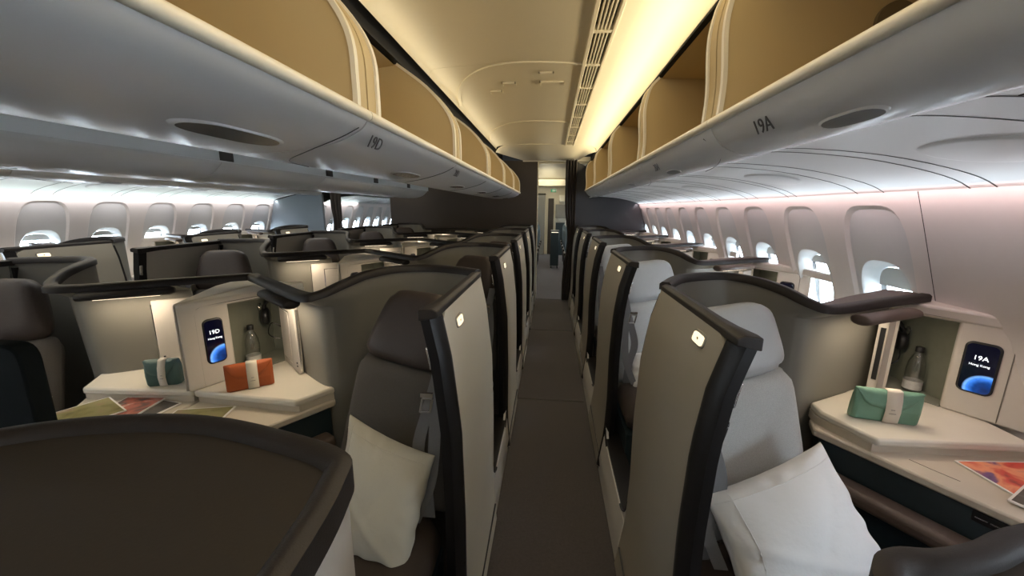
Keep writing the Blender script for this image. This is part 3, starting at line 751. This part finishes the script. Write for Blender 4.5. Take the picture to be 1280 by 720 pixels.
def console(kind, seatname=None, full=True):
    K = SH[kind]; s = K['s']
    X = (lambda x: x) if kind == 'D' else (lambda x: .12-x)      # console lines given for D
    xw = -1.486 if kind == 'D' else 1.655
    t = thing('side_console', ((xw+X(-.95))/2, 1.4, 0))
    ct = [(X(-.905), 1.505), (X(-1.005), 1.343), (xw, 1.375 if kind == 'D' else 1.345), (xw, 1.80), (X(-1.0), 1.80 if kind == 'D' else 1.60)]
    if kind == 'A': ct = [(1.074, 1.500), (1.145, 1.322), (1.655, 1.342), (1.655, 1.90), (1.46, 1.86), (1.30, 1.70), (1.085, 1.58)]
    if kind == 'D': ct = [(-.905, 1.505), (-1.005, 1.343), (-1.486, 1.375), (-1.486, 1.88), (-1.30, 1.88), (-1.295, 1.765), (-1.10, 1.64), (-.93, 1.535)]
    build('countertop', MB().poly(ct, .752, .782), 'counter', t, bevel=.009)
    lowp = [(X(-.915), 1.47), (X(-1.185), 1.045), (X(-1.33), .82), (xw, .82), (xw, 1.80 if kind == 'D' else 1.7), (X(-.95), 1.55)]
    build('table_top', MB().poly(lowp, .695, .725), 'counterlow', t, bevel=.007)
    body = [(X(-.935), 1.46), (X(-1.20), 1.05), (X(-1.345), .83), (xw, .83), (xw, 1.75 if kind == 'D' else 1.7), (X(-.97), 1.54)]
    build('base_panel', MB().poly(body, .0, .697), 'teal', t)
    build('riser', MB().poly([(x*.995, y+.012) for x, y in ct[:3]]+ct[3:], .72, .755), 'counterlow', t)
    a = Vector((X(-.935), 1.46, 0)); b = Vector((X(-1.20), 1.05, 0)); e = (b-a).normalized(); n = Vector((0, 0, 1)).cross(e)
    if n.x*s > 0: n = -n
    ar = MB(); lbox(ar, a, e, n, .02, .66, -.0, .085, .545, .60)
    build('armrest', ar, 'armrest', t, bevel=.02, seg=3)
    if kind == 'A':
        pk = MB(); lbox(pk, a, e, n, .40, .47, .0, .006, .655, .69); po = build('power_outlet', pk, 'blacktrim', t, bevel=.003)
        for k in (0, 1):
            q = MB(); lbox(q, a, e, n, .407+.03*k, .432+.03*k, .006, .008, .670, .674); build('socket_slot', q, 'chrome', po)
        q = MB().tube([(1.235, 1.30, .727), (1.26, 1.255, .727), (1.30, 1.20, .7255)], .0008, 5); build('table_seam', q, 'shell', t)
    # cabinet
    if kind == 'D':
        P0 = Vector((-1.465, 1.393, 0)); e = (Vector((-1.32, 1.735, 0))-P0).normalized(); n = Vector((e.y, -e.x, 0))
        op = (.140, .362); sc = (.035, .112)
        foot = [(-1.486, 1.352), (-1.470, 1.372), (-1.320, 1.735), (-1.300, 1.90), (-1.486, 1.90)]
        col = [(-1.486, 1.352), (-1.470, 1.372), (-1.4085, 1.525), (-1.486, 1.555)]
        jam = [(-1.3235, 1.726), (-1.320, 1.735), (-1.300, 1.90), (-1.312, 1.90)]
        zt, zo = 1.160, 1.125
    else:
        P0 = Vector((1.485, 1.735, 0)); e = (Vector((1.68, 1.43, 0))-P0).normalized(); n = Vector((e.y, -e.x, 0))
        op = (.015, .170); sc = (.196, .290)
        foot = [(1.478, 1.745), (1.622, 1.52), (1.642, 1.50), (1.642, 1.96), (1.46, 1.96)]
        col = [(1.5765, 1.592), (1.665, 1.453), (1.685, 1.40), (1.685, 1.62), (1.60, 1.62)]
        jam = [(1.478, 1.745), (1.486, 1.735), (1.492, 1.742), (1.472, 1.96), (1.46, 1.96)]
        zt, zo = 1.185, 1.135
    cab = build('cabinet', MB().poly(col, .782, zo+.02), 'cab', t, bevel=.012, seg=3)
    topp = foot if kind == 'D' else [(1.468, 1.750), (1.60, 1.545), (1.604, 1.28), (1.604, 1.80), (1.50, 1.80)]
    if kind == 'A': topp = [(1.470, 1.755), (1.655, 1.462), (1.660, 1.18), (1.69, 1.18), (1.69, 1.90), (1.46, 1.90)]
    zt_ = zt
    build('cabinet_top', MB().poly(topp, zo, zt_), 'cab', cab, bevel=.012, seg=3)
    build('cabinet_jamb', MB().poly(jam, .782, zo+.005), 'cab', cab)
    ln = MB()
    if kind == 'D':
        ln.poly([(-1.486, 1.87), (-1.315, 1.87), (-1.315, 1.89), (-1.486, 1.89)], .783, zo)
        ln.poly([(-1.486, 1.555), (-1.480, 1.555), (-1.480, 1.87), (-1.486, 1.87)], .783, zo)
        ln.poly([(-1.48, 1.556), (-1.409, 1.528), (-1.324, 1.730), (-1.314, 1.87), (-1.48, 1.87)], .7825, .786)
        ln.poly([(-1.48, 1.556), (-1.409, 1.528), (-1.324, 1.730), (-1.314, 1.87), (-1.48, 1.87)], zo-.003, zo-.001)
    else:
        ln.poly([(1.47, 1.93), (1.64, 1.93), (1.64, 1.95), (1.47, 1.95)], .783, zo)
        ln.poly([(1.632, 1.62), (1.637, 1.62), (1.637, 1.93), (1.632, 1.93)], .783, zo)
        ln.poly([(1.49, 1.742), (1.578, 1.597), (1.64, 1.62), (1.64, 1.93), (1.475, 1.93)], .7825, .786)
        ln.poly([(1.49, 1.742), (1.578, 1.597), (1.60, 1.62), (1.64, 1.93), (1.475, 1.93)], zo-.003, zo-.001)
    build('locker_liner', ln, 'locker', cab)
    # thin inset line round the cabinet face
    u0, u1 = (.015, .375) if kind == 'D' else (.0, .315)
    ff = [P0+e*u+n*.0015 for u in (u0, u1)]
    z1 = zo+.012
    side_u = ff[0] if kind == 'D' else ff[1]; oth = ff[1] if kind == 'D' else ff[0]
    ie = (oth-side_u).normalized()
    ol = [side_u+Vector((0, 0, .79)), side_u+Vector((0, 0, z1-.03)), side_u+ie*.008+Vector((0, 0, z1-.01)), side_u+ie*.03+Vector((0, 0, z1)), oth+Vector((0, 0, z1))]
    build('face_line', MB().tube(ol, .0016, 5), 'shell', cab)
    # phone-sized screen
    cu = (sc[0]+sc[1])/2; hw = (sc[1]-sc[0])/2; zc = .978; hh = .100
    O = P0+e*cu; O.z = zc
    def rr(a, b, r, d):
        pts = []
        for cxs, cz, a0 in ((a-r, b-r, 0), (-a+r, b-r, PI/2), (-a+r, -b+r, PI), (a-r, -b+r, 1.5*PI)):
            for k in range(6):
                q = a0+PI/2*k/5; pts.append(O+e*(cxs+r*math.cos(q))+Vector((0, 0, cz+r*math.sin(q)))+n*d)
        return pts
    sf = build('screen_bezel', MB().loft([rr(hw, hh, .022, -.001), rr(hw, hh, .022, .004), rr(hw*.93, hh*.96, .02, .007)]), 'black2', cab)
    # screen face in its own axes so that the picture sits upright
    scr = bpy.data.meshes.new('screen')
    loc = [(q[0], 0, q[1]) for q in []]
    pts = rr(hw*.86, hh*.93, .017, 0); lv = []
    for p in pts:
        d = p-O; lv.append((d.dot(e)*(1 if kind == 'D' else 1), 0, d.z))
    # viewer's right is +e for D and +e for A; when mirrored it becomes -x, so flip to keep the picture readable
    ax = Vector((e.x, e.y, 0)); nn = Vector((n.x, n.y, 0))
    if B.mir: ax = Vector((e.x, -e.y, 0)); nn = Vector((-n.x, n.y, 0))
    scr.from_pydata(lv, [], [tuple(range(len(lv)))]); scr.materials.append(M['screen'])
    so = bpy.data.objects.new('screen', scr); COL.objects.link(so); so.parent = cab
    rm = Matrix((ax, -nn, Vector((0, 0, 1)))).transposed().to_4x4(); rm.translation = fv(O+n*.0075)-Vector(t.location)
    so.matrix_local = rm
    if seatname:
        RU = (e.x, e.y, 0)
        lettering(seatname, .024, O+n*.0085+Vector((0, 0, .040)), RU, (0, 0, 1), 'white_em', cab)
        lettering('Hong Kong', .0115, O+n*.0085+Vector((0, 0, .013)), RU, (0, 0, 1), 'white_em', cab)
    # open locker door
    if kind == 'D':
        h0, h1 = Vector((-1.318, 1.735, 0)), Vector((-1.120, 1.568, 0))
        e2 = (h1-h0).normalized(); n2 = Vector((e2.y, -e2.x, 0))
        d_ = MB(); lbox(d_, h0, e2, n2, 0, .243, -.010, .010, .787, zo-.012)
        dd = build('locker_door', d_, 'cab', t, bevel=.004)
        d2 = MB(); lbox(d2, h0, e2, n2, .02, .15, .0095, .0125, .82, zo-.06); build('door_mirror', d2, 'cab', dd, bevel=.002)
        d3 = MB(); lbox(d3, h0, e2, n2, .24, .247, -.004, .004, .80, zo-.03); build('door_edge_strip', d3, 'chrome', dd)
        d4 = MB(); lbox(d4, h0, e2, n2, .016, .156, .009, .0112, .815, zo-.055); build('mirror_frame', d4, 'chrome', dd)
        for zz in (.82, .835):
            d5 = MB(); lbox(d5, h0, e2, n2, .222, .230, .009, .013, zz, zz+.007); build('door_stud', d5, 'black2', dd)
    else:
        h0, h1 = Vector((1.480, 1.760, 0)), Vector((1.375, 1.665, 0))
        e2 = (h1-h0).normalized(); n2 = Vector((e2.y, -e2.x, 0))
        d_ = MB(); lbox(d_, h0, e2, n2, 0, .145, -.012, -.002, .787, zo-.012); lbox(d_, h0, e2, n2, .118, .145, -.012, .020, .787, zo-.012); lbox(d_, h0, e2, n2, .0, .018, -.012, .020, .787, zo-.012)
        dd = build('locker_door', d_, 'cab', t, bevel=.002)
        d3 = MB(); lbox(d3, h0, e2, n2, .145, .149, -.006, .010, .86, zo-.05); build('door_edge_slot', d3, 'black2', dd)
    return t
PROTO = {}
ROWS = {('A', 0): 5, ('D', 0): 5, ('A', 1): 4, ('D', 1): 5}
RW = ['nearest row', 'second row', 'third row', 'fourth row', 'last row']
WH = {('A', 0): 'right of the aisle', ('D', 0): 'left of the aisle', ('D', 1): 'in the far middle column', ('A', 1): 'by the left-hand windows'}
for mir in (0, 1):
    for kind in 'AD':
        B.mir = bool(mir); wh = WH[(kind, mir)]; n = ROWS[(kind, mir)]
        sh = shell(kind); se = seat(kind)
        col_sh = 'taupe' if kind == 'A' else 'cream'; col_se = 'pale window-lit' if kind == 'A' else 'dark brown'
        for i in range(n):
            rw = RW[i] if not (kind == 'A' and mir and i == 3) else 'last row'
            off = (0, PITCH*i, 0)
            c = sh if i == 0 else copy_tree(sh, off)
            tag(c, '%s suite shell with dark rim %s, %s' % (col_sh, wh, rw), 'suite shell', 'suite shells')
            c = se if i == 0 else copy_tree(se, off)
            tag(c, '%s seat facing the camera %s, %s' % (col_se, wh, rw), 'seat', 'suite seats')
        con = [None]*n; letter = {('A', 0): 'A', ('D', 0): 'D', ('D', 1): 'G', ('A', 1): 'K'}[(kind, mir)]
        for i in range(n):
            if i < 2 and not (mir):
                c = console(kind, '%d%s' % (19+i, letter)); c.location.y += PITCH*i
                base = c
            elif i == 0: c = base = console(kind)
            else:
                c = copy_tree(base, (0, PITCH*(i-(1 if not mir else 0)), 0))
                if not mir:
                    for o in [q for ch in c.children for q in ch.children if q.name.startswith('lettering')]: bpy.data.objects.remove(o)
            rw = RW[i] if not (kind == 'A' and mir and i == 3) else 'last row'
            tag(c, 'cream side console with open locker %s, %s' % (wh, rw), 'console', 'side consoles')
B.mir = False

# ---------------------------------------------------------------- furniture tops in the foreground
def monument(name, path, zt, side_m, label, mir=False, back=-.6, xin=None, rw=.030):
    t = thing(name, (path[0][0], .2, 0), label, 'cabinet')
    P = cr([(x, y, zt) for x, y in path], 5)
    s = 1 if xin > path[0][0] else -1
    foot = [(p.x, p.y) for p in P]+[(xin, back), (path[0][0], back)]
    build('body', MB().poly([(x, y) for x, y in foot], 0, zt-.03), side_m, t, smooth=50)
    build('top', MB().poly(foot, zt-.03, zt-.006), 'tray', t, smooth=50)
    rr = []
    for i, p in enumerate(P):
        tg = (P[min(i+1, len(P)-1)]-P[max(i-1, 0)]).normalized(); n = tg.cross(Vector((0, 0, 1)))*(1 if s < 0 else -1)
        a = p-n*.004; b = p+n*0
        n = -n
        rr.append([p-n*.008+Vector((0, 0, -.034)), p-n*.008+Vector((0, 0, .004)), p+n*.002+Vector((0, 0, .011)), p+n*.014+Vector((0, 0, .010)), p+n*.024+Vector((0, 0, .0)), p+n*.026+Vector((0, 0, -.034))])
    build('rim', MB().loft(rr), 'rim', t, smooth=50)
    return t
tl = monument('bulkhead_cabinet', [(-.195, -.5), (-.205, -.1), (-.222, .25), (-.238, .375), (-.262, .420), (-.36, .452), (-.50, .478), (-.64, .462), (-.76, .408), (-.86, .30), (-.92, .12), (-.94, -.5)], 1.235, 'sill',
    'low cabinet with dark brown recessed top and white side, filling the lower left foreground', xin=-.94)
tr_ = monument('bulkhead_cabinet', [(.372, -.3), (.370, .2), (.375, .37), (.395, .418), (.43, .437), (.475, .440), (.53, .455), (.60, .485), (.70, .51), (.80, .50), (.90, .43), (.98, -.3)], 1.145, 'teal',
    'dark rimmed shell top poking up in the lower right corner', xin=.98)
# dark rounded panel left of the G seat
B.mir = False
pn = rounded_poly([(-1.62, .78, .0), (-1.305, .78, .0), (-1.305, .78, 1.205), (-1.62, .78, 1.205)], [0, 0, .05, .05])
pt = build('privacy_panel', MB().ext(pn, (0, .045, 0)), 'nearblack', bevel=.006); tag(pt, 'dark teal rounded privacy panel at the left edge behind the foreground cabinet', 'panel')

# ---------------------------------------------------------------- loose things
def pillow(c, th, m, label, group=None, seed=1):
    tl, tr, br, bl = [Vector(x) for x in c]; N = (tr-tl).cross(bl-tl).normalized()
    if N.y > 0: N = -N
    n = 56; rnd = random.Random(seed); ph = [rnd.uniform(0, 6.28) for _ in range(8)]
    def S(u, v, side):
        a = u*(1-.075*(1-v*v)); b = v*(1-.075*(1-u*u)); p, q = (a+1)/2, (b+1)/2
        P = tl*(1-p)*(1-q)+tr*p*(1-q)+br*p*q+bl*(1-p)*q
        e = max(0, (1-u*u)*(1-v*v)); h = th/2*min(1, e**.42)*(.86+.14*e)
        ang = math.atan2(v, u); r = math.hypot(u, v)
        edge = math.exp(-((1-max(abs(u), abs(v)))/.20)**2)
        f = .0055*edge*math.sin(13*ang+ph[0]+1.5*math.sin(3*ang+ph[1]))*min(1, e*14)
        f += .007*min(1, e*3)*math.exp(-((u*.9+v*.6-.25)/.10)**2)*math.sin(2*v+ph[2])
        f += .006*min(1, e*3)*math.exp(-((u*.5-v*.8+.35)/.09)**2)
        f += .004*min(1, e*3)*math.sin(5*u+3*v+ph[3])*math.sin(4*v-3*u+ph[4])
        return P+N*side*(h+f)
    mb = MB(); idx = {}
    for side in (1, -1):
        for j in range(n+1):
            for i in range(n+1):
                if side == -1 and (i in (0, n) or j in (0, n)): continue
                u = math.sin(PI/2*(-1+2*i/n)); v = math.sin(PI/2*(-1+2*j/n)); u = .6*u+.4*(-1+2*i/n); v = .6*v+.4*(-1+2*j/n)
                idx[(side, i, j)] = len(mb.v); mb.v.append(tuple(S(u, v, side)))
    g = lambda sd, i, j: idx[(1 if (i in (0, n) or j in (0, n)) else sd, i, j)]
    for side in (1, -1):
        for j in range(n):
            for i in range(n): mb.f.append((g(side, i, j), g(side, i+1, j), g(side, i+1, j+1), g(side, i, j+1)))
    o = build('pillow', mb, m, smooth=80); tag(o, label, 'pillow', group)
    sg = 1
    build('hem_seam', MB().tube([S(-.74, -.95+1.9*k/30, sg) for k in range(31)], .0016, 5), m, o)
    build('hem_seam', MB().tube([S(-.95+1.9*k/30, -.80, sg) for k in range(31)], .0016, 5), m, o)
    return o
pillow([(.485, 1.080, .705), (.870, 1.195, .835), (1.045, 1.050, .490), (.560, .890, .455)], .20, 'cotton', 'white cotton pillow leaning on the pale window-lit seat right of the aisle')
pillow([(-.715, 1.235, .805), (-.355, 1.10, .755), (-.405, .925, .465), (-.640, .965, .475)], .19, 'linen', 'cream pillow leaning on the dark brown seat left of the aisle')
B.mir = True
pillow([(-.92, 1.30, .76), (-.62, 1.2, .74), (-.55, 1.02, .47), (-.88, 1.1, .47)], .13, 'linen', 'cream pillow corner on the seat at the left edge beside the magazines')
B.mir = False
pillow([(.50, 2.36, .66), (.80, 2.45, .70), (.86, 2.3, .50), (.52, 2.22, .48)], .12, 'cotton', 'white pillow on the second pale window-lit seat right of the aisle')

def kit(label, O, ang, w, h, m, tilt=.1, d=.045):
    """slim envelope pouch standing on its long edge; front faces -y before rotation"""
    t = thing('amenity_pouch', O, label, 'pouch', None); t.rotation_euler = (tilt, 0, ang)
    def put(name, mb, mm, par, **k):
        loc = Vector(t.location); t.location = (0, 0, 0); mir = B.mir; B.mir = False
        pl = par.location.copy() if par is not t else None
        o = build(name, mb, mm, par, **k); t.location = loc; B.mir = mir; return o
    body = MB()
    rings = []
    for z, a in ((0, .85), (.01, 1), (h*.4, 1.05), (h*.75, .75), (h*.97, .32), (h, .2)):
        rings.append([(-w/2, -d/2*a*.6, z), (-w/2+.012, -d/2*a, z), (w/2-.012, -d/2*a, z), (w/2, -d/2*a*.6, z), (w/2, d/2*a*.6, z), (w/2-.012, d/2*a, z), (-w/2+.012, d/2*a, z), (-w/2, d/2*a*.6, z)])
    bo = put('pouch_body', body.loft(rings), m, t, bevel=.003)
    # envelope flap: from both top corners down towards the middle
    def fy(z): return -d/2*interp(z, [0, .01, h*.4, h*.75, h*.97, h], [.85, 1, 1.05, .75, .32, .2])-.0025
    fp = [(-w/2, h), (-w*.36, h*.62), (-w*.27, h*.52), (-w*.10, h*.47), (w*.2, h*.50), (w*.34, h*.66), (w/2, h)]
    vs = [(x, fy(z), z) for x, z in fp]
    fl_ = MB(); top = [Vector((x, fy(h)-.001, h)) for x, z in fp]; midl = [(x, fy(max(z, h*.8)), max(z, h*.8)) for x, z in fp]
    k = len(fp); rows = [[(x, fy(z+(h-z)*q)-.001, z+(h-z)*q) for x, z in fp] for q in (0, .25, .5, .75, 1)]
    fl_.loft(rows, close=False); 
    fo = put('pouch_flap', fl_, m, t, smooth=60); md = fo.modifiers.new('thick', 'SOLIDIFY'); md.thickness = .003; md.offset = 0
    bd = MB(); bx = w*.06; bw = w*.115
    rows = [[(bx-bw, fy(z)-.0035, z), (bx+bw, fy(z)-.0035, z)] for z in (0, .01, h*.4, h*.75, h*.97, h+.002)]+[[(bx-bw, -fy(z)+.0025, z), (bx+bw, -fy(z)+.0025, z)] for z in (h+.002, h*.75, h*.4, 0)]
    bo2 = put('paper_band', bd.loft(rows, close=False), 'band', t, smooth=60); md = bo2.modifiers.new('thick', 'SOLIDIFY'); md.thickness = .0012
    pr = MB().box(bx-bw*.5, bx+bw*.4, fy(h*.36)-.0052, fy(h*.36)-.0045, h*.345, h*.36); pr.box(bx-bw*.3, bx+bw*.2, fy(h*.5)-.0052, fy(h*.5)-.0042, h*.46, h*.475)
    put('band_print', pr, 'shell', t)
    return t
kit('burnt orange amenity pouch with cream paper band on the middle console', (-1.272, 1.438, .784), .68, .172, .118, 'orange')
kit('sage green amenity pouch with cream paper band on the right window console', (1.262, 1.465, .784), -.20, .205, .125, 'green')
kit('small dark teal amenity pouch with cream band, left of the orange pouch', (-1.665, 1.43, .784), .35, .125, .115, 'tealkit', d=.065)

def bottle(O, label):
    t = thing('water_bottle', O, label, 'bottle', 'clear plastic water bottles')
    pr = [(.026, 0), (.031, .004), (.031, .055), (.029, .062), (.031, .07), (.031, .105), (.028, .13), (.020, .155), (.012, .172), (.012, .182)]
    build('bottle_body', MB().lathe(pr, (O[0], O[1], O[2])), 'pet', t, smooth=60)
    build('bottle_cap', MB().lathe([(.0145, .178), (.0145, .198), (.013, .2)], O), 'cap', t, smooth=40)
    build('bottle_label', MB().lathe([(.0315, .012), (.0315, .050)], O), 'label', t, smooth=40)
    return t
bottle((-1.434, 1.660, .787), 'clear water bottle in the open locker of the middle console')
bottle((1.588, 1.735, .787), 'clear water bottle in the open locker of the right window console')

def headphones(O, yaw, label):
    t = thing('headphones', O, label, 'headphones', 'black headphones hanging in lockers')
    c, s_ = math.cos(yaw), math.sin(yaw)
    def W(x, y, z): return (O[0]+c*x-s_*y, O[1]+s_*x+c*y, O[2]+z)
    pts = [W(.062*math.sin(a), 0, .07*math.cos(a)) for a in [(-1.9+3.8*i/16) for i in range(17)]]
    build('headband', MB().tube(pts, .010, 8), 'black2', t, smooth=60)
    for sg in (-1, 1):
        ring = []
        for d, r in ((-.016, .030), (-.010, .038), (.010, .038), (.018, .028)):
            ring.append([W(sg*.058+d*sg, .036*0+r*math.cos(q), -.030+r*1.15*math.sin(q)) for q in [i*2*PI/20 for i in range(20)]])
        build('ear_cup', MB().loft(ring), 'black2', t, smooth=60)
        build('yoke_ring', MB().tube([W(sg*.078, .018*math.cos(q), .02+.018*math.sin(q)) for q in [i*2*PI/12 for i in range(13)]], .003, 6), 'chrome', t)
    cab_ = [W(.06, -.01, -.07), W(.05, -.03, -.12), W(.0, -.02, -.15), W(-.05, -.02, -.12), W(-.03, -.03, -.06), W(.02, -.035, -.09)]
    build('cable', MB().tube(cr(cab_, 6), .0028, 6), 'black2', t)
    return t
headphones((-1.385, 1.80, 1.03), .5, 'black headphones hanging in the open locker of the middle console')
headphones((1.54, 1.86, 1.01), -.35, 'black headphones hanging in the open locker of the right window console')

def magazine(c, ang, w, h, z, m, label, th=.005, m2=None, title=None, tcol='white'):
    t = thing('magazine', (c[0], c[1], z), label, 'magazine')
    ca, sa = math.cos(ang), math.sin(ang)
    def q(x, y): return (c[0]+ca*x-sa*y, c[1]+sa*x+ca*y)
    build('pages', MB().poly([q(-w/2, -h/2), q(w/2, -h/2), q(w/2, h/2), q(-w/2, h/2)], z, z+th), 'paper', t)
    b = .006
    child_at('cover_picture', MB().poly([q(-w/2+b, -h/2+b), q(w/2-b, -h/2+b), q(w/2-b, h/2-b), q(-w/2+b, h/2-b)], z+th, z+th+.0006), m, t, (c[0], c[1], z+th))
    if m2:
        child_at('cover_inset', MB().poly([q(-w*.1, -h*.42), q(w*.42, -h*.42), q(w*.42, -h*.05), q(-w*.1, -h*.05)], z+th+.0006, z+th+.0012), m2, t, (c[0], c[1], z+th))
    return t
Z = .7262
magazine((-1.37, 1.24), .25, .22, .20, Z, 'print_green', 'food magazine with olive green cover on the middle console, right of the gap')
magazine((-1.63, 1.27), -.15, .16, .21, Z, 'print_grey', 'lowest magazine of the fanned stack behind the foreground cabinet, dark cover')
magazine((-1.70, 1.285), .15, .17, .20, Z+.0062, 'print_red', 'coral covered magazine in the middle of the fanned stack')
magazine((-1.82, 1.20), -.45, .21, .24, Z+.0124, 'print_green', 'olive green magazine lying on top of the fanned stack at left')
magazine((1.505, 1.195), .08, .235, .24, Z, 'print_sunset', 'sunset cover magazine on the right window console')
magazine((1.475, 1.085), .55, .20, .19, Z+.0062, 'print_grey', 'small dark grey magazine overlapping the sunset cover magazine')

# ---------------------------------------------------------------- economy cabin beyond the doorway
def econ(x, y):
    t = thing('economy_seat', (x, y, 0))
    b = cushion([(x-.2, y+.1, 1.12), (x+.2, y+.1, 1.12), (x+.22, y, .5), (x-.22, y, .5)], .1, 8, .5, 8)
    build('backrest', b, 'econ', t, smooth=80)
    build('headrest', cushion([(x-.13, y+.055, 1.20), (x+.13, y+.055, 1.20), (x+.14, y+.035, 1.03), (x-.14, y+.035, 1.03)], .09, 6, .5, 8), 'sill', t, smooth=80)
    build('seat_cushion', MB().box(x-.22, x+.22, y-.45, y, .38, .5), 'econ', t, bevel=.03)
    build('armrest', MB().box(x-.26, x-.22, y-.4, y, .55, .62), 'rim', t); build('armrest', MB().box(x+.22, x+.26, y-.4, y, .55, .62), 'rim', t)
    build('leg', MB().box(x-.18, x-.14, y-.35, y-.05, 0, .38), 'rim', t); build('leg', MB().box(x+.14, x+.18, y-.35, y-.05, 0, .38), 'rim', t)
    return t
p0 = econ(-.53, 7.9); first = True
for side, x0 in (('left', -.53), ('right', .55)):
    for k in range(6):
        c = p0 if first else copy_tree(p0, (x0+.53, .82*k, 0)); first = False
        tag(c, 'blue-grey economy seat %s of the far aisle, %s from the doorway' % (side, ['first', 'second', 'third', 'fourth', 'fifth', 'sixth'][k]), 'seat', 'economy seats beyond the doorway')
ex = build('exit_sign', MB().box(-.03, .12, 10.98, 11.02, 2.0, 2.08), 'exitgreen', bevel=.004); tag(ex, 'small green exit sign hanging over the aisle beyond the doorway', 'sign')
lettering('EXIT', .06, (.045+.03, 10.978, 2.04), (1, 0, 0), (0, 0, 1), 'paper', ex)
ct_ = thing('service_trolley', (.09, 10.2, 0), 'dark service trolley standing in the aisle beyond the doorway', 'trolley')
build('body', MB().box(.0, .22, 10.2, 10.6, .08, 1.0), 'teal', ct_, bevel=.01); build('handle', MB().tube([(.02, 10.19, .95), (.20, 10.19, .95)], .012, 6), 'chrome', ct_)
for x in (.03, .19):
    for y in (10.25, 10.55): build('wheel', MB().tube([(x-.012, y, .04), (x+.012, y, .04)], .04, 12), 'black2', ct_)
